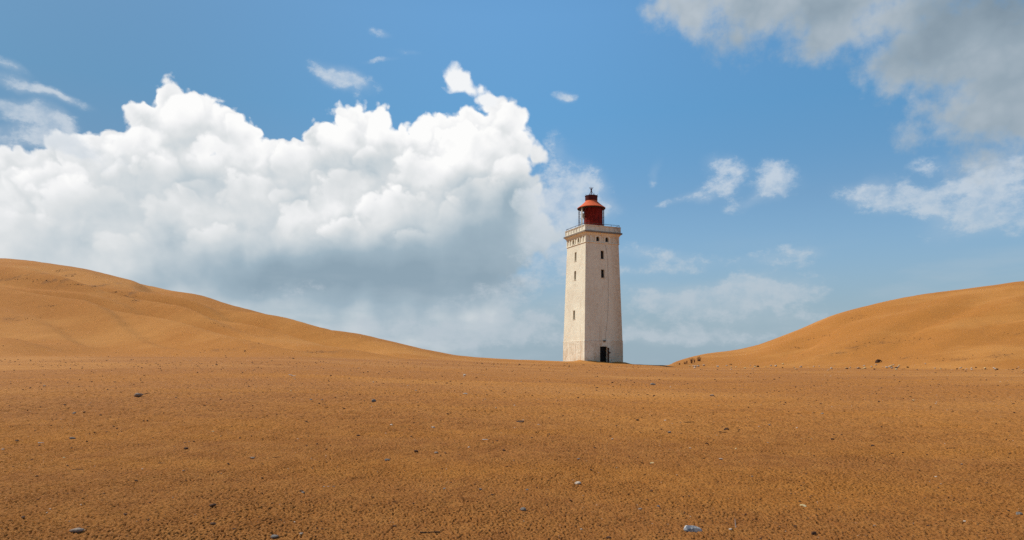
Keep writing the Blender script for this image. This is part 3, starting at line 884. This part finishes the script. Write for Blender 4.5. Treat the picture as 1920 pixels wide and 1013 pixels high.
def place_stick(name, px, py, w, tilt, mat, seed, rad=None, bend=.12, fork=False, yaw=None):
    """tilt: seen slope in degrees of the stick's image"""
    r = random.Random(seed)
    h = ground_hit(px, py)
    L = w*h.y/F; rad = rad or max(L*.03, h.y/F*.8)
    yaw = r.uniform(-.5, .5) if yaw is None else yaw
    bm = bmesh.new(); n = 7
    pts = []
    for i in range(n):
        t = i/(n-1)-.5
        pts.append(Vector((L*t, L*bend*.5*sin(t*5+seed), rad*.6 + L*t*tan(radians(tilt))*.6 + L*.05*bend*cos(t*9+seed))))
    add_tube(bm, pts, [rad*(1.1-.5*i/(n-1))*r.uniform(.85, 1.1) for i in range(n)], 7)
    if fork:
        add_tube(bm, [pts[4], pts[4]+Vector((L*.16, -L*.10, L*.05)), pts[4]+Vector((L*.26, -L*.15, L*.04))], [rad*.6, rad*.5, rad*.3], 6)
    o = obj(name, bm, mat, None, True)
    o.location = h; o.rotation_euler = (0, 0, yaw)
    return o

# singled-out stones and sticks
t = place_stone('stone', 1299, 990, 37, 15, M_MIX, 3, .15)
tag(t, 'large pale flint with blue grey spots, biggest stone in the foreground', 'stone')
t = place_stone('stone', 260, 741, 18, 9, M_GREY, 14, .1, sink=.15)
tag(t, 'grey topped stone with a dark front, lying alone below the left dune', 'stone')
t = place_stick('twig', 273, 739, 14, 20, M_TWIG, 5)
tag(t, 'short dark twig beside the grey topped stone below the left dune', 'twig')
t = place_stick('twig', 807, 999, 40, -8, M_TWIG, 6, fork=True)
tag(t, 'longest dark forked twig at the bottom edge of the photo', 'twig')
t = place_stick('twig', 617, 913, 21, 1, M_BONE, 7, bend=.03, yaw=.05)
tag(t, 'straight bleached white stick lying on the bare foreground sand', 'twig')
t = place_stick('twig', 147, 881, 28, 7, M_TWIG, 8)
tag(t, 'thin dark twig on the left foreground sand, slightly raised at its right end', 'twig')
t = place_stick('twig', 549, 705, 15, -22, M_BONE, 9, fork=True)
tag(t, 'small pale forked twig far off, below the slope of the left dune', 'twig')
t = place_stone('stone', 144, 993, 24, 9, M_GREY, 21, .25)
tag(t, 'flat grey brown stone chip in the lower left corner', 'stone')
t = place_stone('stone', 515, 1004, 14, 8, M_BLUE, 22)
tag(t, 'light blue grey stone chip at the bottom edge, left of the forked twig', 'stone')
t = place_stone('stone', 1527, 999, 11, 9, M_DARK, 23)
tag(t, 'round black stone at the bottom edge, right of the spotted flint', 'stone')
t = place_stone('stone', 1506, 948, 14, 5, M_STRAW, 24, 0)
tag(t, 'flat yellowish chip above the round black stone', 'stone chip')
t = place_stone('stone', 701, 751, 9, 8, M_BLUE, 25)
tag(t, 'pale blue grey pebble in the middle distance, left of the lighthouse', 'stone')
t = place_stone('stone', 1224, 720, 12, 5, M_BLUE, 26)
tag(t, 'dark grey flat stone on the sand below and right of the lighthouse', 'stone')
t = place_stone('stone', 975, 790, 16, 6, M_DARK, 27)
tag(t, 'dark wedge shaped clod with a thin tail, left below the lighthouse', 'clod')
t = place_stone('stone', 1362, 804, 11, 7, M_DARK, 28)
tag(t, 'dark stone on the sand with a thin twig just under it', 'stone')
t = place_stick('twig', 1357, 811, 18, -6, M_TWIG, 29)
tag(t, 'thin twig just under the dark stone right of the lighthouse', 'twig')
t = place_stick('twig', 1292, 792, 20, 3, M_TWIG, 30)
tag(t, 'dark twig lying level on the sand, between lighthouse and right dune foot', 'twig')
t = place_stone('stone', 1084, 905, 13, 7, M_WHITE, 31)
tag(t, 'whitish stone chip on the foreground sand straight below the lighthouse', 'stone chip')
t = place_stone('stone', 871, 703, 6, 5, M_WHITE, 32)
tag(t, 'small rounded white stone far off on the plain, nearest the left dune tail', 'stone')
t = place_stone('stone', 872, 738, 10, 3, M_WHITE, 33)
tag(t, 'thin flat white chip below the small rounded white stone', 'stone chip')
t = place_stone('stone', 981, 954, 12, 8, M_BLUE, 34)
tag(t, 'pale grey stone half sunk in the foreground sand', 'stone')
t = place_stone('stone', 788-62, 862, 13, 5, M_BLUE, 35)
tag(t, 'slim slate grey chip in the middle of the foreground sand', 'stone chip')
t = place_stick('twig', 910, 825, 11, 3, M_BONE, 36)
tag(t, 'tiny pale stick on the sand, left of the lighthouse base line', 'twig')
t = place_stick('twig', 77, 831, 10, -2, M_BONE, 37)
tag(t, 'tiny pale stick on the far left of the foreground', 'twig')
h = ground_hit(1380, 988)
bm = bmesh.new(); k = h.y/F
add_tube(bm, [(0, 0, -.01), (-.3*k*4, 0, 6*k), (-1*k*2, 0, 15*k)], [.9*k, .8*k, .4*k], 6)
t = obj('straw', bm, M_BONE); t.location = h
tag(t, 'single pale straw standing upright beside the spotted flint', 'straw')
t = place_stick('twig', 519, 858, 14, 4, M_TWIG, 38); tag(t, 'short dark stick on the sand above the bleached white stick', 'twig')
t = place_stick('twig', 953, 875, 14, 8, M_TWIG, 39); tag(t, 'short dark stick below the lighthouse, above the half sunk grey stone', 'twig')
t = place_stick('twig', 1783, 841, 16, 8, M_TWIG, 40); tag(t, 'dark curved twig on the sand below the right dune', 'twig')
t = place_stick('twig', 304, 869, 16, 4, M_TWIG, 41); tag(t, 'dark knotted stick on the left foreground, right of the raised thin twig', 'twig')

# the many look-alike specks, each where the photograph has one
DARKS = [(83, 723, 7), (76, 718, 5), (76, 763, 5), (158, 772, 7), (122, 759, 7), (6, 842, 8), (32, 826, 7), (69, 892, 7), (349, 840, 12), (256, 901, 9), (344, 882, 6),
         (43, 969, 10), (278, 975, 7), (236, 964, 9), (399, 946, 14), (473, 858, 12), (439, 992, 9), (400, 981, 14), (213, 799, 5), (349, 901, 6), (604, 749, 5),
         (839, 776, 6), (574, 790, 7), (672, 816, 9), (781, 845, 12), (818, 848, 10), (945, 844, 10), (612, 842, 6), (565, 920, 9), (740, 986, 9), (565, 1000, 10),
         (923, 927, 7), (511, 943, 6), (580, 853, 6), (1195, 787, 8), (1335, 741, 10), (1325, 831, 7), (1222, 920, 8), (1141, 1007, 12), (1427, 1010, 9), (1201, 954, 10),
         (1070, 938, 7), (1148, 717, 6), (1452, 711, 5), (1470, 758, 6), (1443, 796, 6), (1578, 815, 6), (1636, 835, 10), (1738, 852, 5), (1693, 848, 5), (1803, 870, 6),
         (1491, 986, 8), (1561, 823, 9), (646, 766, 5), (215, 716, 5), (1542, 775, 7), (1115, 839, 6), (1155, 798, 5), (620, 704, 6), (690, 697, 5), (330, 745, 4), (700, 932, 6),
         (845, 905, 6), (1005, 878, 6), (1108, 880, 5), (1410, 893, 6), (1600, 905, 6), (1680, 940, 6), (1850, 905, 6), (1740, 985, 7), (1640, 985, 6), (60, 862, 5), (195, 925, 6)]
for i, (x, y, w) in enumerate(DARKS):
    t = place_stone('dark_stone', x, y, w*.88, max(2.4, w*.42), M_DARK if i % 5 else M_GREY, 100+i)
    tag(t, 'tiny dark stone, one of many specks strewn over the orange sand', 'stone', 'tiny dark stones on the sand')
BLUES = [(139, 774, 8), (136, 821, 10), (583, 749, 6), (834, 916, 8), (901, 917, 7), (1255, 810, 7), (988, 918, 8), (568, 923, 8), (1235, 949, 7), (1085, 860, 6), (1910, 962, 14)]
for i, (x, y, w) in enumerate(BLUES):
    t = place_stone('grey_stone', x, y, w, max(2.6, w*.5), M_BLUE, 300+i)
    tag(t, 'little bluish grey pebble, one of several lying in the orange sand', 'stone', 'little bluish grey pebbles')
WHITES = [(120, 858, 5), (734, 796, 7), (812, 801, 8), (1148, 823, 5), (1223, 868, 9), (1754, 894, 6), (1809, 977, 9), (1494, 802, 4), (1713, 750, 4), (1755, 757, 4), (1090, 992, 5),
          (879, 838, 5), (400, 809, 6), (1352, 860, 7), (1247, 788, 5), (1010, 796, 6), (545, 733, 4), (700, 716, 4), (780, 732, 5), (965, 760, 4), (1380, 841, 4), (88, 961, 4), (1370, 992, 7), (1294, 840, 5)]
for i, (x, y, w) in enumerate(WHITES):
    t = place_stone('white_chip', x, y, w, max(2.4, w*.42), M_WHITE if i % 4 else M_STRAW, 400+i)
    tag(t, 'tiny whitish chip, one of many bright specks on the orange sand', 'stone chip', 'tiny whitish chips on the sand')
r2 = random.Random(11)
for i in range(84):
    x = 1290 + 640*r2.random(); y = 687 + (x-1290)/640*5 + r2.gauss(0, 2.4); w = r2.choice((2.4, 2.8, 3.2, 3.6, 4.2, 5.5))
    if i < 14: x = 1680 + r2.gauss(0, 45); w = r2.choice((3.5, 4.5, 6))
    pale = r2.random() < .84
    t = place_stone('rubble_stone', x, y, w, w*.62, (M_WHITE if r2.random() < .7 else M_STRAW) if pale else M_DARK, 600+i, sink=.1)
    if pale: tag(t, 'small pale rubble stone in the band along the right dune foot', 'stone', 'pale rubble along the right dune foot')
    else: tag(t, 'small dark rubble stone in the band along the right dune foot', 'stone', 'dark rubble along the right dune foot')

# dark driftwood lump at the right dune's foot
h = ground_hit(1646, 680); k = h.y/F
bm = stone_bm(77, 3, .5)
for v in bm.verts: v.co = Vector((v.co.x*5.2*k, v.co.y*4*k, v.co.z*5*k))
add_tube(bm, [(-4*k, 0, 1*k), (0, 0, 3.4*k), (4*k, 0, 3.2*k), (8*k, 0, 1.2*k)], [1.6*k, 2.0*k, 1.5*k, .8*k], 7)
t = obj('driftwood', bm, M_DARK); t.location = h + Vector((0, 0, 1.0*k)); t.rotation_euler = (0, 0, .15)
tag(t, 'dark lump of driftwood at the foot of the right dune', 'driftwood')

# dead grass tufts at the right dune's tail
TUFTS = [(1274, 684, 5, 4, 12, 'low dark clump of dead grass, leftmost of the tufts'), (1284, 683, 3, 6, 8, 'thin dead grass tuft with few stalks, second from the left'),
         (1288, 682.5, 3, 8, 8, 'thin upright dead grass tuft, third from the left'), (1296.5, 681.5, 5, 11, 18, 'bushy dead grass tuft in the middle of the row'),
         (1302, 680, 3, 9, 7, 'slim leaning dead grass tuft right of the bushy one'), (1310.5, 677.5, 6, 10, 18, 'widest dead grass tuft, at the right end of the row')]
for i, (x, y, w, hh, n, lab) in enumerate(TUFTS):
    h = ground_hit(x, y, 30); k = h.y/F; r = random.Random(900+i)
    bm = bmesh.new()
    for j in range(n):
        a = r.uniform(0, 2*pi); b0 = Vector((r.gauss(0, w*.22)*k, r.gauss(0, w*.22)*k, -.05))
        L = hh*k*r.uniform(.55, 1.05); ln = Vector((cos(a), sin(a), 0))*L*r.uniform(.05, .35)
        add_tube(bm, [b0, b0+ln*.35+Vector((0, 0, L*.6)), b0+ln+Vector((0, 0, L))], [.032, .026, .010], 5)
    t = obj('grass_tuft', bm, M_GRASS); t.location = h
    tag(t, lab, 'grass', 'dead grass tufts at the right dune tail')

# grit nobody could count: crumbs and pebbles over the plateau and the bared streaks
def crumbs(name, pts, mat):
    bm0 = bmesh.new(); bmesh.ops.create_icosphere(bm0, subdivisions=1, radius=1.0)
    v0 = np.array([v.co[:] for v in bm0.verts]); f0 = np.array([[v.index for v in f.verts] for f in bm0.faces]); bm0.free()
    g = np.random.default_rng(5); VV, FF = [], []
    for i, (x, y, z, s) in enumerate(pts):
        v = v0*(1+g.uniform(-.3, .3, (len(v0), 1)))*np.array([s*g.uniform(.8, 1.4), s*g.uniform(.8, 1.3), s*g.uniform(.45, .8)])
        a = g.uniform(0, 6.28); c, s_ = cos(a), sin(a)
        v = v @ np.array([[c, s_, 0], [-s_, c, 0], [0, 0, 1]]) + np.array([x, y, z+s*.2])
        VV.append(v); FF.append(f0+i*len(v0))
    me = bpy.data.meshes.new(name); me.from_pydata(np.vstack(VV).tolist(), [], np.vstack(FF).tolist())
    return tag(link(name, me, mat), kind='stuff')
g = np.random.default_rng(21)
def scatter(n, smin, smax, rowlo, rowhi, power=2.2):
    out = []
    rows = g.uniform(rowlo, rowhi, n); ks = g.uniform(-1100, 1100, n)/F
    d = EYE*F/(rows-HOR); d = np.minimum(d, 60)
    X = ks*d; Y = d; Z = ground(X, Y)
    for x, y, z in zip(X, Y, Z):
        s = (smin + (smax-smin)*g.random()**power)*y/F
        out.append((x, y, z, s))
    return out
crumbs('dark_grit', scatter(2200, .6, 2.0, 697, 1030, 3.2) + scatter(1100, .5, 1.6, 697, 760, 2.2), M_DARK)
crumbs('pale_grit', scatter(420, .5, 1.5, 697, 1030, 3.0), M_WHITE)
pts = []
for sx, sy, w, hh in SOIL:
    for j in range(int(5+w*.35)):
        hp = ground_hit(sx+g.normal(0, w*.5), sy+g.normal(0, hh*.45))
        pts.append((hp.x, hp.y, hp.z, (.35+.75*g.random()**2)*hp.y/F))
for _ in range(500):       # lag along the plateau's far edge
    x = g.uniform(0, 1250); hp = ground_hit(x, 674+x*.008+abs(g.normal(0, 7)))
    pts.append((hp.x, hp.y, hp.z, (.4+.9*g.random()**2)*hp.y/F))
crumbs('dune_clods', pts, M_DARK)
# ------------------------------------------------------------------ sun and camera
sl = bpy.data.lights.new('sun', 'SUN'); sl.energy = 4.5; sl.angle = radians(.53); sl.color = (1.0, .97, .92)
so = bpy.data.objects.new('sun', sl); COL.objects.link(so)
to_sun = Vector((-cos(radians(SUN_B))*cos(radians(SUN_EL)), -sin(radians(SUN_B))*cos(radians(SUN_EL)), sin(radians(SUN_EL))))
so.rotation_euler = to_sun.to_track_quat('Z', 'Y').to_euler(); so.location = to_sun*60

cam = bpy.data.cameras.new('camera'); co = bpy.data.objects.new('camera', cam); COL.objects.link(co)
cam.sensor_width = 36.0; cam.lens = 36.0*F/1920.0
cam.shift_y = (HOR-506.5)/1920.0
cam.clip_start = .05; cam.clip_end = 60000
co.location = (0, 0, EYE); co.rotation_euler = (radians(90), 0, 0)
sc.camera = co
sc.view_settings.view_transform = 'Standard'; sc.view_settings.look = 'None'
sc.view_settings.exposure = 0.0; sc.view_settings.gamma = 1.0; sc.view_settings.use_curve_mapping = False
sc.cycles.max_bounces = 6; sc.cycles.diffuse_bounces = 3
sc.cycles.use_denoising = False
sc.cycles.use_adaptive_sampling = True; sc.cycles.adaptive_threshold = .012; sc.cycles.adaptive_min_samples = 10
W.cycles.sampling_method = 'MANUAL'; W.cycles.sample_map_resolution = 256
